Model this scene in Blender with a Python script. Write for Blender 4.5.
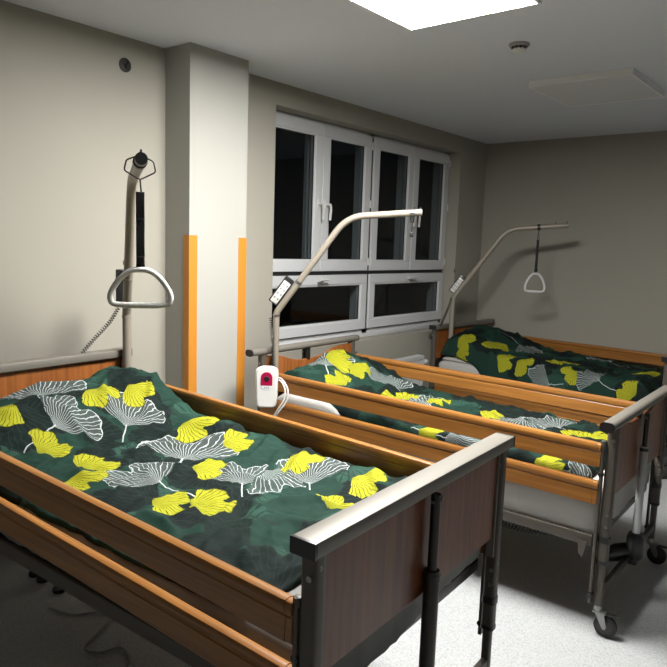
import bpy, bmesh, math, random
from mathutils import Vector, Matrix, noise
PI = math.pi
for o in list(bpy.data.objects): bpy.data.objects.remove(o)
S = bpy.context.scene
C = S.collection

# ------------------------------------------------------------ camera
def make_camera():
    yaw, pitch, roll, f = math.radians(-50.686), math.radians(-7.605), math.radians(1.922), 668.0
    fwd = Vector((-math.sin(yaw)*math.cos(pitch), math.cos(yaw)*math.cos(pitch), math.sin(pitch)))
    right = Vector((math.cos(yaw), math.sin(yaw), 0)); up = right.cross(fwd)
    r2 = right*math.cos(roll) + up*math.sin(roll); u2 = -right*math.sin(roll) + up*math.cos(roll)
    cd = bpy.data.cameras.new('camera'); cam = bpy.data.objects.new('camera', cd); C.objects.link(cam)
    cd.sensor_width = 36; cd.sensor_fit = 'HORIZONTAL'; cd.lens = f/667*36; cd.clip_start = .02
    m = Matrix((r2, u2, -fwd)).transposed().to_4x4(); m.translation = Vector((-6.207, -3.192, 1.568))
    cam.matrix_world = m
    S.camera = cam
make_camera()
# ------------------------------------------------------------ world (night outside), exposure
w = bpy.data.worlds.new('night'); S.world = w; w.use_nodes = True
w.node_tree.nodes['Background'].inputs[0].default_value = (.35, .42, .6, 1)
w.node_tree.nodes['Background'].inputs[1].default_value = .004
S.view_settings.view_transform = 'Standard'; S.view_settings.look = 'None'
S.view_settings.exposure = 0.0; S.view_settings.gamma = 1.0
LAMP = 112.0          # radiance of the lit ceiling panel (its own diffuser emits)

# ------------------------------------------------------------ materials
def srgb(r, g, b):
    return tuple(((c/255)/12.92 if c/255 <= .04045 else ((c/255+.055)/1.055)**2.4) for c in (r, g, b)) + (1,)
def mat(name, col, rough=.5, metal=0, spec=.5, var=.06, scale=30, bump=0, bscale=200, stretch=(1,1,1)):
    m = bpy.data.materials.new(name); m.use_nodes = True; nt = m.node_tree; b = nt.nodes['Principled BSDF']
    b.inputs['Roughness'].default_value = rough; b.inputs['Metallic'].default_value = metal
    b.inputs['Specular IOR Level'].default_value = spec
    tc = nt.nodes.new('ShaderNodeTexCoord'); mp = nt.nodes.new('ShaderNodeMapping'); mp.inputs['Scale'].default_value = stretch
    nt.links.new(tc.outputs['Object'], mp.inputs[0])
    n = nt.nodes.new('ShaderNodeTexNoise'); n.inputs['Scale'].default_value = scale; n.inputs['Detail'].default_value = 4
    nt.links.new(mp.outputs[0], n.inputs['Vector'])
    mx = nt.nodes.new('ShaderNodeMix'); mx.data_type = 'RGBA'
    mx.inputs[6].default_value = tuple(c*(1-var) for c in col[:3])+(1,); mx.inputs[7].default_value = tuple(min(1, c*(1+var)) for c in col[:3])+(1,)
    nt.links.new(n.outputs['Fac'], mx.inputs[0]); nt.links.new(mx.outputs[2], b.inputs['Base Color'])
    if bump:
        n2 = nt.nodes.new('ShaderNodeTexNoise'); n2.inputs['Scale'].default_value = bscale; n2.inputs['Detail'].default_value = 3
        nt.links.new(mp.outputs[0], n2.inputs['Vector'])
        bp = nt.nodes.new('ShaderNodeBump'); bp.inputs['Strength'].default_value = bump; bp.inputs['Distance'].default_value = .002
        nt.links.new(n2.outputs['Fac'], bp.inputs['Height']); nt.links.new(bp.outputs[0], b.inputs['Normal'])
    return m
def wood(name, c1, c2, stretch, rough=.35, spec=.5, bump=.05):
    m = bpy.data.materials.new(name); m.use_nodes = True; nt = m.node_tree; b = nt.nodes['Principled BSDF']
    b.inputs['Roughness'].default_value = rough; b.inputs['Specular IOR Level'].default_value = spec
    tc = nt.nodes.new('ShaderNodeTexCoord'); mp = nt.nodes.new('ShaderNodeMapping'); mp.inputs['Scale'].default_value = stretch
    nt.links.new(tc.outputs['Object'], mp.inputs[0])
    n = nt.nodes.new('ShaderNodeTexNoise'); n.inputs['Scale'].default_value = 6; n.inputs['Detail'].default_value = 7; n.inputs['Distortion'].default_value = .6
    nt.links.new(mp.outputs[0], n.inputs['Vector'])
    cr = nt.nodes.new('ShaderNodeValToRGB'); cr.color_ramp.elements[0].position = .36; cr.color_ramp.elements[1].position = .66
    cr.color_ramp.elements[0].color = c1; cr.color_ramp.elements[1].color = c2
    nt.links.new(n.outputs['Fac'], cr.inputs[0]); nt.links.new(cr.outputs[0], b.inputs['Base Color'])
    bp = nt.nodes.new('ShaderNodeBump'); bp.inputs['Strength'].default_value = bump; bp.inputs['Distance'].default_value = .001
    nt.links.new(n.outputs['Fac'], bp.inputs['Height']); nt.links.new(bp.outputs[0], b.inputs['Normal'])
    return m
WALL = mat('wall paint', (.345,.328,.28,1), .85, spec=.2, var=.03, scale=3, bump=.15, bscale=120)
CEIL = mat('ceiling paint', (.68,.70,.75,1), .95, spec=.1, var=.03, scale=40, bump=.2, bscale=160)
PILL = mat('pilaster paint', (.375,.37,.335,1), .8, spec=.2, var=.02, scale=4, bump=.1, bscale=120)
ORANGE = mat('orange corner guard', srgb(190,124,42), .5, var=.05, scale=20)
PVC = mat('white window plastic', (.60,.61,.62,1), .4, var=.02)
RUBBER = mat('black rubber gasket', (.012,.012,.012,1), .6)
BLACK = mat('black plastic', (.012,.012,.013,1), .35, var=.1)
BLACKMAT = mat('black webbing', (.015,.016,.018,1), .85, var=.3, scale=300, bump=.5, bscale=500)
POLE = mat('beige painted tube', (.27,.24,.195,1), .42, metal=.15, var=.04, scale=60)
METAL = mat('shaded powder-coated steel', (.085,.073,.058,1), .5, metal=.1, var=.04, scale=60)  # posts get less light than the poles; that shade is in this darker colour
BARM = mat('champagne aluminium', (.19,.175,.15,1), .5, metal=.3, var=.05, scale=30, stretch=(1,12,12))
CHROME = mat('zinc metal', (.28,.28,.27,1), .3, metal=.9, var=.1)
SILVER = mat('silver cylinder', (.5,.51,.5,1), .35, metal=.5, var=.05)
DARKROD = mat('dark rod', (.05,.045,.04,1), .3, metal=.6)
GREYP = mat('grey plastic', (.28,.28,.27,1), .45)
WHITEP = mat('white plastic', (.62,.62,.60,1), .3, var=.02)
HANDLEP = mat('white grip plastic', (.60,.60,.59,1), .32, var=.02)
CERISE = mat('cerise face plate', srgb(150,10,60), .3)
SHEET = mat('off-white sheet cloth', (.42,.41,.385,1), .9, spec=.15, var=.05, scale=8, bump=.3, bscale=60)
COVER = mat('grey mattress cover', (.20,.195,.185,1), .75, spec=.2, var=.1, scale=10, bump=.3, bscale=40)
RAD = mat('white enamel', (.5,.5,.49,1), .4, var=.02)
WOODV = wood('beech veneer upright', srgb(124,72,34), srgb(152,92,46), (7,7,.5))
WOODF = wood('shaded beech veneer foot panel', srgb(104,58,34), srgb(128,76,45), (7,7,.5))  # same veneer as the headboard, darkened to paint in its unlit outer face
WOODR = wood('beech rail', srgb(132,86,38), srgb(156,105,50), (9,.35,9), rough=.32, spec=.5)
def floor_material():
    m = bpy.data.materials.new('speckled vinyl floor'); m.use_nodes = True; nt = m.node_tree; b = nt.nodes['Principled BSDF']
    b.inputs['Roughness'].default_value = .5
    tc = nt.nodes.new('ShaderNodeTexCoord'); v = nt.nodes.new('ShaderNodeTexVoronoi'); v.inputs['Scale'].default_value = 210
    nt.links.new(tc.outputs['Object'], v.inputs['Vector'])
    cr = nt.nodes.new('ShaderNodeValToRGB'); e = cr.color_ramp.elements
    e[0].position = 0; e[0].color = (.28,.29,.29,1); e[1].position = 1; e[1].color = (.43,.44,.44,1)
    a = e.new(.25); a.color = (.36,.37,.37,1)
    sp = nt.nodes.new('ShaderNodeSeparateColor'); nt.links.new(v.outputs['Color'], sp.inputs[0]); nt.links.new(sp.outputs[0], cr.inputs[0])
    nt.links.new(cr.outputs[0], b.inputs['Base Color'])
    return m
FLOOR = floor_material()
def glass_material():
    m = bpy.data.materials.new('window glass'); m.use_nodes = True; nt = m.node_tree
    for n in list(nt.nodes):
        if n.type != 'OUTPUT_MATERIAL': nt.nodes.remove(n)
    out = [n for n in nt.nodes if n.type == 'OUTPUT_MATERIAL'][0]
    t = nt.nodes.new('ShaderNodeBsdfTransparent'); t.inputs[0].default_value = (.64,.67,.68,1)
    g = nt.nodes.new('ShaderNodeBsdfGlossy'); g.inputs['Roughness'].default_value = .02
    fr = nt.nodes.new('ShaderNodeFresnel'); ge = nt.nodes.new('ShaderNodeNewGeometry'); ma = nt.nodes.new('ShaderNodeMath'); ma.operation = 'MULTIPLY_ADD'; ma.inputs[1].default_value = 1/1.45-1.45; ma.inputs[2].default_value = 1.45
    nt.links.new(ge.outputs['Backfacing'], ma.inputs[0]); nt.links.new(ma.outputs[0], fr.inputs[0])      # index of refraction seen from the side the ray is on
    mx = nt.nodes.new('ShaderNodeMixShader'); nt.links.new(fr.outputs[0], mx.inputs[0]); nt.links.new(t.outputs[0], mx.inputs[1]); nt.links.new(g.outputs[0], mx.inputs[2])
    nt.links.new(mx.outputs[0], out.inputs[0]); return m
GLASS = glass_material()
def emit_material(name, col, s):
    m = bpy.data.materials.new(name); m.use_nodes = True; b = m.node_tree.nodes['Principled BSDF']
    b.inputs['Base Color'].default_value = (.8,.8,.8,1); b.inputs['Emission Color'].default_value = col; b.inputs['Emission Strength'].default_value = s
    return m
LIT = emit_material('lit diffuser', (1,.985,.955,1), LAMP)
PANELW = mat('white panel rim', (.80,.80,.80,1), .4, var=.01)
OFF = mat('unlit opal diffuser', (.66,.67,.69,1), .5, var=.01)

# ginkgo leaf as a node group: local frame has the leaf base at the origin and the fan opening along +Y with radius 1
def ginkgo_group():
    g = bpy.data.node_groups.new('ginkgo leaf', 'ShaderNodeTree')
    I = g.interface
    I.new_socket('Color', in_out='INPUT', socket_type='NodeSocketColor'); I.new_socket('Vector', in_out='INPUT', socket_type='NodeSocketVector')
    I.new_socket('Fill', in_out='INPUT', socket_type='NodeSocketColor'); I.new_socket('Vein', in_out='INPUT', socket_type='NodeSocketColor')
    I.new_socket('Density', in_out='INPUT', socket_type='NodeSocketFloat'); I.new_socket('Opacity', in_out='INPUT', socket_type='NodeSocketFloat')
    I.new_socket('Color', in_out='OUTPUT', socket_type='NodeSocketColor')
    gi = g.nodes.new('NodeGroupInput'); go = g.nodes.new('NodeGroupOutput'); L = g.links.new
    def M(op, a, b=None, c=None):
        n = g.nodes.new('ShaderNodeMath'); n.operation = op
        for k, x in enumerate((a, b, c)):
            if x is None: continue
            if isinstance(x, (int, float)): n.inputs[k].default_value = x
            else: L(x, n.inputs[k])
        return n.outputs[0]
    s = g.nodes.new('ShaderNodeSeparateXYZ'); L(gi.outputs['Vector'], s.inputs[0]); x, y = s.outputs[0], s.outputs[1]
    a = M('ARCTAN2', x, y); r = M('SQRT', M('ADD', M('MULTIPLY', x, x), M('MULTIPLY', y, y)))
    n = g.nodes.new('ShaderNodeTexNoise'); n.inputs['Scale'].default_value = 3.6; n.inputs['Detail'].default_value = 3; L(gi.outputs['Vector'], n.inputs['Vector'])
    nz = M('SUBTRACT', n.outputs['Fac'], .5)
    notch = M('MULTIPLY', M('POWER', 2.718, M('MULTIPLY', M('MULTIPLY', a, a), -45)), .26)
    side = M('MULTIPLY', M('POWER', M('ABSOLUTE', M('MULTIPLY', a, .8)), 4), .3)
    Rr = M('ADD', M('SUBTRACT', M('SUBTRACT', 1.0, notch), side), M('MULTIPLY', nz, .30))
    aw = M('ADD', a, M('MULTIPLY', nz, .25))
    fan = M('MULTIPLY', M('LESS_THAN', r, Rr), M('LESS_THAN', M('ABSOLUTE', a), M('ADD', 1.12, M('MULTIPLY', nz, .5))))
    v1 = M('GREATER_THAN', M('SINE', M('MULTIPLY', aw, gi.outputs['Density'])), M('SUBTRACT', .955, M('DIVIDE', .08, M('ADD', r, .10))))
    edge = M('GREATER_THAN', r, M('SUBTRACT', Rr, .022))
    sx = M('ABSOLUTE', M('ADD', x, M('MULTIPLY', M('MULTIPLY', y, y), .18)))
    stem = M('MULTIPLY', M('LESS_THAN', sx, .013), M('MULTIPLY', M('LESS_THAN', y, 0.05), M('GREATER_THAN', y, -.95)))
    vein = M('MAXIMUM', M('MULTIPLY', M('MAXIMUM', v1, edge), fan), stem)
    m1 = g.nodes.new('ShaderNodeMix'); m1.data_type = 'RGBA'; L(M('MULTIPLY', fan, gi.outputs['Opacity']), m1.inputs[0]); L(gi.outputs['Color'], m1.inputs[6]); L(gi.outputs['Fill'], m1.inputs[7])
    m2 = g.nodes.new('ShaderNodeMix'); m2.data_type = 'RGBA'; L(M('MULTIPLY', vein, .85), m2.inputs[0]); L(m1.outputs[2], m2.inputs[6]); L(gi.outputs['Vein'], m2.inputs[7])
    L(m2.outputs[2], go.inputs['Color'])
    return g
GINKGO = ginkgo_group()
YF, YV = (.31,.31,.018,1), (.012,.022,.008,1)
WF, WV = (.075,.09,.086,1), (.42,.45,.45,1)
DF, DV = (.005,.009,.0085,1), (.016,.024,.022,1)
GF, GV = (.022,.058,.042,1), (.006,.018,.013,1)
LAYERS = ('green_leaf', 'dark_leaf', 'dark_leaf_b', 'white_leaf', 'yellow_leaf')
def duvet_material(name):
    """each layer reads the leaf-local coordinates stored on the cloth and draws the leaf with nodes"""
    m = bpy.data.materials.new(name); m.use_nodes = True; nt = m.node_tree; b = nt.nodes['Principled BSDF']
    b.inputs['Roughness'].default_value = .75; b.inputs['Specular IOR Level'].default_value = .08
    cur = nt.nodes.new('ShaderNodeRGB'); cur.outputs[0].default_value = (.012,.034,.025,1); cur = cur.outputs[0]
    look = {'green_leaf': (GF, GV, 18, 1), 'dark_leaf': (DF, DV, 44, .92), 'dark_leaf_b': (DF, DV, 48, .85), 'white_leaf': (WF, WV, 52, .62), 'yellow_leaf': (YF, YV, 42, 1)}
    for ly in LAYERS:
        at = nt.nodes.new('ShaderNodeAttribute'); at.attribute_name = ly
        g = nt.nodes.new('ShaderNodeGroup'); g.node_tree = GINKGO
        nt.links.new(at.outputs['Vector'], g.inputs['Vector']); nt.links.new(cur, g.inputs['Color'])
        F, V, D, O = look[ly]
        g.inputs['Fill'].default_value = F; g.inputs['Vein'].default_value = V; g.inputs['Density'].default_value = D; g.inputs['Opacity'].default_value = O
        cur = g.outputs[0]
    nt.links.new(cur, b.inputs['Base Color'])
    return m
DUVET = duvet_material('ginkgo duvet cloth')
def leaf_attributes(me, leaves, seed, L=1.9, W=1.0):
    rnd = random.Random(seed); sets = {k: [] for k in LAYERS}
    for nm, nx, ny, smin, smax in (('green_leaf', 4, 7, .12, .19), ('dark_leaf', 3, 6, .16, .26), ('dark_leaf_b', 3, 5, .15, .24)):
        for q in range(ny):
            for p in range(nx):
                x, y = (p+.5+rnd.uniform(-.38,.38))*W/nx, (q+.5+rnd.uniform(-.38,.38))*L/ny; a = rnd.uniform(0, 2*PI); z = rnd.uniform(smin, smax)
                if nm == 'dark_leaf_b' and rnd.random() < .3: continue
                sets[nm].append((x, y, x+z*math.cos(a), y+z*math.sin(a)))
    for kd, x0, y0, x1, y1 in leaves: sets['yellow_leaf' if kd == 'y' else 'white_leaf'].append((x0, y0, x1, y1))
    n = len(me.loops); buf = [0.0]*(2*n); me.uv_layers['UVMap'].data.foreach_get('uv', buf); U = buf[0::2]; V = buf[1::2]
    for nm in LAYERS:
        T = []
        for k, (x0, y0, x1, y1) in enumerate(sets[nm]):
            z = math.hypot(x1-x0, y1-y0); T.append((x0, y0, (x1-x0)/z, (y1-y0)/z, z, k*3.7))
        data = [0.0]*(3*n)
        for p in me.polygons:
            li = p.loop_start; cx = (U[li]+U[li+1]+U[li+2]+U[li+3])/4; cy = (V[li]+V[li+1]+V[li+2]+V[li+3])/4
            best = None; bd = 1e9
            for t in T:     # nearest leaf, measured from the middle of its blade
                d = math.hypot(cx-t[0]-t[2]*t[4]*.5, cy-t[1]-t[3]*t[4]*.5)/t[4]
                if d < bd: bd = d; best = t
            if best is None: best = (99, 99, 0, 1, 1, 0)
            x0, y0, dx, dy, z, sd = best
            for k in range(li, li+p.loop_total):
                X, Y = U[k]-x0, V[k]-y0
                data[3*k] = (X*dy-Y*dx)/z; data[3*k+1] = (X*dx+Y*dy)/z; data[3*k+2] = sd
        at = me.attributes.new(nm, 'FLOAT_VECTOR', 'CORNER'); at.data.foreach_set('vector', data)

# ------------------------------------------------------------ mesh helpers
class MB:
    def __init__(s): s.bm = bmesh.new()
    def box(s, x0, x1, y0, y1, z0, z1, bev=0):
        b = bmesh.new(); bmesh.ops.create_cube(b, size=1)
        for v in b.verts: v.co = Vector((x0+(x1-x0)*(v.co.x+.5), y0+(y1-y0)*(v.co.y+.5), z0+(z1-z0)*(v.co.z+.5)))
        if bev: bmesh.ops.bevel(b, geom=list(b.edges), offset=bev, segments=2, profile=.5, affect='EDGES')
        s.add(b); return s
    def add(s, b, M=None):
        if M is not None: bmesh.ops.transform(b, matrix=M, verts=b.verts)
        me = bpy.data.meshes.new('t'); b.to_mesh(me); b.free(); s.bm.from_mesh(me); bpy.data.meshes.remove(me)
    def tube(s, pts, r, seg=12, cap=True, closed=False, flat=None):
        """sweep a circle (or a flat ellipse) along pts"""
        pts = [Vector(p) for p in pts]; n = len(pts); rings = []; prev = None
        for i, p in enumerate(pts):
            if closed: t = pts[(i+1) % n]-pts[i-1]
            else: t = pts[min(i+1, n-1)]-pts[max(i-1, 0)]
            t.normalize()
            if prev is None:
                a = Vector((0,0,1)) if abs(t.z) < .9 else Vector((1,0,0)); u = t.cross(a).normalized()
            else: u = (prev-t*prev.dot(t)).normalized()
            prev = u; v = t.cross(u); rr = r[i] if isinstance(r, (list, tuple)) else r
            f1, f2 = flat if flat else (1, 1)
            rings.append([s.bm.verts.new(p+u*math.cos(k*2*PI/seg)*rr*f1+v*math.sin(k*2*PI/seg)*rr*f2) for k in range(seg)])
        for i in range(n if closed else n-1):
            a, b = rings[i], rings[(i+1) % n]
            for k in range(seg): s.bm.faces.new((a[k], a[(k+1) % seg], b[(k+1) % seg], b[k]))
        if cap and not closed: s.bm.faces.new(rings[0][::-1]); s.bm.faces.new(rings[-1])
        return s
    def prism(s, prof, p0, p1, u, v):
        """extrude the 2-D outline prof (list of (a,b)) from p0 to p1; a runs along u, b along v"""
        p0, p1, u, v = map(Vector, (p0, p1, u, v))
        A = [s.bm.verts.new(p0+u*a+v*b) for a, b in prof]; B = [s.bm.verts.new(p1+u*a+v*b) for a, b in prof]
        n = len(prof)
        for k in range(n): s.bm.faces.new((A[k], A[(k+1) % n], B[(k+1) % n], B[k]))
        s.bm.faces.new(A[::-1]); s.bm.faces.new(B); return s
    def lathe(s, prof, c, axis='z', seg=24):
        c = Vector(c); rings = []
        for r, h in prof:
            ring = []
            for k in range(seg):
                a = k*2*PI/seg; q = (r*math.cos(a), r*math.sin(a), h)
                if axis == 'x': q = (q[2], q[0], q[1])
                if axis == 'y': q = (q[0], q[2], q[1])
                ring.append(s.bm.verts.new(c+Vector(q)))
            rings.append(ring)
        for a, b in zip(rings, rings[1:]):
            for k in range(seg): s.bm.faces.new((a[k], a[(k+1) % seg], b[(k+1) % seg], b[k]))
        s.bm.faces.new(rings[0][::-1]); s.bm.faces.new(rings[-1]); return s
    def build(s, name, m, parent=None, bevel=0, split=False):
        if split:                      # loose pieces become objects of their own
            todo = set(s.bm.verts); parts = []
            while todo:
                st = [todo.pop()]; isl = set(st)
                while st:
                    for e in st.pop().link_edges:
                        for v in e.verts:
                            if v in todo: todo.discard(v); isl.add(v); st.append(v)
                parts.append(isl)
            out = []
            for isl in parts:
                q = MB(); mp = {v: q.bm.verts.new(v.co) for v in isl}
                for f in s.bm.faces:
                    if f.verts[0] in isl: q.bm.faces.new([mp[v] for v in f.verts])
                out.append(q.build(name, m, parent, bevel))
            s.bm.free(); return out[0]
        bm = s.bm; bmesh.ops.recalc_face_normals(bm, faces=bm.faces)
        for f in bm.faces: f.smooth = True
        for e in bm.edges:
            if len(e.link_faces) == 2 and e.calc_face_angle(0) > math.radians(38): e.smooth = False
        me = bpy.data.meshes.new(name); bm.to_mesh(me); bm.free(); me.materials.append(m)
        o = bpy.data.objects.new(name, me); C.objects.link(o)
        if bevel:
            b = o.modifiers.new('bevel', 'BEVEL'); b.width = bevel; b.segments = 2; b.limit_method = 'ANGLE'; b.angle_limit = math.radians(40); b.harden_normals = False
        if parent: o.parent = parent
        return o
def thing(name, label, cat, loc=(0,0,0), rot=0, group=None):
    o = bpy.data.objects.new(name, None); o.empty_display_size = .1; C.objects.link(o); o.location = loc; o.rotation_euler = (0, 0, rot)
    o['label'] = label; o['category'] = cat
    if group: o['group'] = group
    return o
def tag(o, label, cat, group=None, kind=None):
    o['label'] = label; o['category'] = cat
    if group: o['group'] = group
    if kind: o['kind'] = kind
    return o
def struct(o, label=None):
    o['kind'] = 'structure'
    if label: o['label'] = label
    return o
def catmull(P, n=8):
    P = [Vector(p) for p in P]; out = []
    for i in range(len(P)-1):
        a, b, c, d = P[max(i-1, 0)], P[i], P[i+1], P[min(i+2, len(P)-1)]
        for k in range(n):
            t = k/n; out.append(.5*((2*b)+(c-a)*t+(2*a-5*b+4*c-d)*t*t+(3*b-3*c+d-a)*t**3))
    out.append(P[-1]); return out
def fillet(P, r, n=6):
    P = [Vector(p) for p in P]; out = [P[0]]
    for i in range(1, len(P)-1):
        a = (P[i-1]-P[i]).normalized(); b = (P[i+1]-P[i]).normalized(); q0, q1 = P[i]+a*r[i-1], P[i]+b*r[i-1]
        for k in range(n+1):
            t = k/n; out.append(q0*(1-t)**2+P[i]*2*t*(1-t)+q1*t*t)
    out.append(P[-1]); return out
def coil(path, rad, pitch, wire, mb, per=8, seg=5):
    """spiral cord round a path"""
    P = [Vector(p) for p in path]; L = [0]
    for a, b in zip(P, P[1:]): L.append(L[-1]+(b-a).length)
    N = int(L[-1]/pitch*per); pts = []; j = 0
    for k in range(N+1):
        d = L[-1]*k/N
        while j < len(P)-2 and L[j+1] < d: j += 1
        t = (d-L[j])/max(1e-6, L[j+1]-L[j]); c = P[j].lerp(P[j+1], t); tg = (P[j+1]-P[j]).normalized()
        u = tg.cross(Vector((.3,.2,1)) if abs(tg.z) < .9 else Vector((1,0,0))).normalized(); v = tg.cross(u); a = 2*PI*k/per
        pts.append(c+u*math.cos(a)*rad+v*math.sin(a)*rad)
    mb.tube(pts, wire, seg)

# ------------------------------------------------------------ room
H = 2.604
X0, X1, Y0 = -8.6, 0.0, -7.6
WX0, WX1, WZ0, WZ1, WD = -2.978, -.508, .807, 2.46, .124
struct(MB().box(X0-.2, X1+.2, Y0-.2, .3, -.1, 0).build('floor', FLOOR))
struct(MB().box(X0-.2, X1+.2, Y0-.2, .3, H, H+.12).build('ceiling', CEIL))
wb = MB()
wb.box(X0, WX0, 0, .3, 0, H); wb.box(WX1, X1+.2, 0, .3, 0, H); wb.box(WX0, WX1, 0, .3, 0, WZ0); wb.box(WX0, WX1, 0, .3, WZ1, H)
struct(wb.build('wall_window', WALL))
struct(MB().box(X1, X1+.2, Y0, 0, 0, H).build('wall_right', WALL))
struct(MB().box(X0-.2, X0, Y0, .3, 0, H).build('wall_left', WALL))
struct(MB().box(X0-.2, X1+.2, Y0-.2, Y0, 0, H).build('wall_back', WALL))
PX0, PX1, PD = -3.851, -3.428, .215
struct(MB().box(PX0, PX1, -PD, 0, 0, H).build('wall_pilaster', PILL), 'square pilaster standing out of the wall between the beds')
def guard(xc, s, n, z1):
    """L-shaped corner guard wrapping a pilaster corner"""
    m = MB(); t = .003; fw = .055 if s > 0 else .06
    if s > 0: m.box(xc-t, xc+fw, -PD-t, -PD, .0, z1).box(xc-t, xc, -PD, -PD+.05, .0, z1)
    else: m.box(xc-fw, xc+t, -PD-t, -PD, .0, z1).box(xc, xc+t, -PD, -PD+.05, .0, z1)
    struct(m.build('trim_%d' % n, ORANGE, bevel=.001), 'orange corner guard on the %s edge of the pilaster' % ('left' if s > 0 else 'right'))
guard(PX0, 1, 1, 1.592); guard(PX1, -1, 2, 1.588)

# window: fixed frame, four casements above, two tilting sashes below
def window():
    win = thing('window_1', 'white plastic window with four casements above two tilting sashes, dark outside', 'window'); del win['category']; win['kind'] = 'structure'
    y0 = WD; y1 = WD+.07; ZT = 1.346; xm = (WX0+WX1)/2; q = (WX1-WX0)/4
    f = MB(); fw = .035
    f.box(WX0, WX1, y0+.01, y1, WZ1-fw, WZ1).box(WX0, WX0+fw, y0+.01, y1, WZ0, WZ1).box(WX1-fw, WX1, y0+.01, y1, WZ0, WZ1)
    f.box(WX0, WX1, y0+.01, y1, WZ0+.03, WZ0+.085).box(xm-.035, xm+.035, y0+.01, y1, WZ0, WZ1).box(WX0, WX1, y0+.01, y1, ZT-.03, ZT+.03)
    f.build('frame', PVC, win, bevel=.002)
    MB().box(WX0+.002, WX1-.002, y0-.012, y1, WZ0+.001, WZ0+.034, .004).build('sill', PVC, win)
    sl = MB()
    for k in (1, 2, 3):
        x = WX0+q*k
        for dx in ((0,) if k != 2 else (-.017, .017)): sl.box(x+dx-.004, x+dx+.004, y0+.002, y0+.012, ZT+.02, WZ1-.03)
    sl.box(WX0+.03, WX1-.03, y0+.002, y0+.012, ZT-.012, ZT+.013).box(xm-.02, xm-.013, y0+.002, y0+.012, WZ0+.08, ZT-.012).box(xm+.013, xm+.02, y0+.002, y0+.012, WZ0+.08, ZT-.012)
    sl.box(WX0+.02, WX1-.02, y0-.002, y0+.012, WZ0+.066, WZ0+.071)
    sl.build('seal', RUBBER, win)
    of = MB()
    for k in range(5):
        x = WX0+q*k
        for a, b, c in ((.070, y1, y1+.018), (.052, y1+.018, y1+.045), (.036, y1+.045, y1+.075)):
            if k in (1, 3): of.box(x-a, x+a, b, c, ZT, WZ1)
            else: of.box(max(WX0, x-a), min(WX1, x+a), b, c, WZ0+.03, WZ1)
    for a, b, c in ((.07, y1, y1+.03), (.055, y1+.03, y1+.075)): of.box(WX0, WX1, b, c, ZT-a, ZT+a)
    of.box(WX0, WX1, y1, y1+.075, WZ0, WZ0+.12).box(WX0, WX1, y1, y1+.075, WZ1-.07, WZ1)
    of.build('outer_frame', PVC, win, bevel=.002)
    def sash(xa, xb, za, zb, sw=.078):
        m = MB(); ys, ye = y0-.014, y0+.045
        # chamfered profile: face plus a bead sloping to the pane
        m.box(xa, xb, ys, ye, za, za+sw).box(xa, xb, ys, ye, zb-sw, zb).box(xa, xa+sw, ys, ye, za+sw, zb-sw).box(xb-sw, xb, ys, ye, za+sw, zb-sw)
        s = m.build('sash', PVC, win, bevel=.004)
        b = MB(); t = .014; g = sw-.002
        b.box(xa+g, xb-g, ys+.006, ye-.01, za+g, za+g+t).box(xa+g, xb-g, ys+.006, ye-.01, zb-g-t, zb-g).box(xa+g, xa+g+t, ys+.006, ye-.01, za+g, zb-g).box(xb-g-t, xb-g, ys+.006, ye-.01, za+g, zb-g)
        b.build('glazing_bead', PVC, s, bevel=.003)
        gk = MB(); g2 = sw+t-.002
        for a in ((xa+g2, xb-g2, za+g2, za+g2+.004), (xa+g2, xb-g2, zb-g2-.004, zb-g2), (xa+g2, xa+g2+.004, za+g2, zb-g2), (xb-g2-.004, xb-g2, za+g2, zb-g2)):
            gk.box(a[0], a[1], ys+.012, ys+.02, a[2], a[3])
        gk.build('gasket', RUBBER, s)
        MB().box(xa+g, xb-g, ys+.016, ys+.020, za+g, zb-g).build('pane', GLASS, s)
        return s
    def lever(s, x, z, side):
        h = MB(); yb = y0-.014
        h.box(x-.014, x+.014, yb-.009, yb, z-.035, z+.035, .004)
        h.tube([(x, yb-.005, z), (x, yb-.045, z)], .009, 10)
        h.tube(catmull([(x, yb-.045, z+.004), (x+side*.004, yb-.05, z-.03), (x+side*.006, yb-.046, z-.08), (x+side*.006, yb-.043, z-.115)]), .0095, 8, flat=(1.15, .8))
        h.build('handle', WHITEP, s)
    c = .006
    for k in range(4):
        xa = WX0+q*k+(.018 if k == 0 else c/2+(.016 if k == 2 else 0)); xb = WX0+q*(k+1)-(.018 if k == 3 else c/2+(.016 if k == 1 else 0))
        s = sash(xa, xb, ZT+.016, WZ1-.024)
        if k in (0, 2): lever(s, xb-.038, 1.86, 1)
        else: lever(s, xa+.038, 1.86, 1)
        hx = {0: xa, 1: xb, 2: xa, 3: xb}[k]
        hg = MB()
        for z in (ZT+.09, 1.9 if k in (1, 2) else 1.95, WZ1-.1): hg.tube([(hx, y0-.018, z-.03), (hx, y0-.018, z+.03)], .007, 8)
        hg.build('hinge', WHITEP, s, split=True)
    for k in range(2):
        xa = WX0+.018 if k == 0 else xm+.018; xb = xm-.018 if k == 0 else WX1-.018
        s = sash(xa, xb, WZ0+.072, ZT-.014, .075); x = (xa+xb)/2; z = ZT-.014-.038; yb = y0-.014
        h = MB().box(x-.035, x+.035, yb-.009, yb, z-.014, z+.014, .004).tube([(x, yb, z), (x, yb-.04, z)], .009, 10)
        h.tube(catmull([(x-.055, yb-.045, z+.002), (x, yb-.048, z+.006), (x+.055, yb-.045, z+.002)]), .010, 8, flat=(1.1, .8)); h.build('handle', WHITEP, s)
        for fx in (.06, .5, .94):
            xx = xa+(xb-xa)*fx
            MB().lathe([(.001, -.003), (.014, -.003), (.014, 0), (.001, 0)], (0,0,0), 'y', 16).build('drain_cap', WHITEP, win).matrix_local = Matrix.Translation((xx, y0+.01, WZ0+.056)) @ Matrix.Diagonal((1.9, 1.4, .7, 1))
    return win
window()

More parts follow.
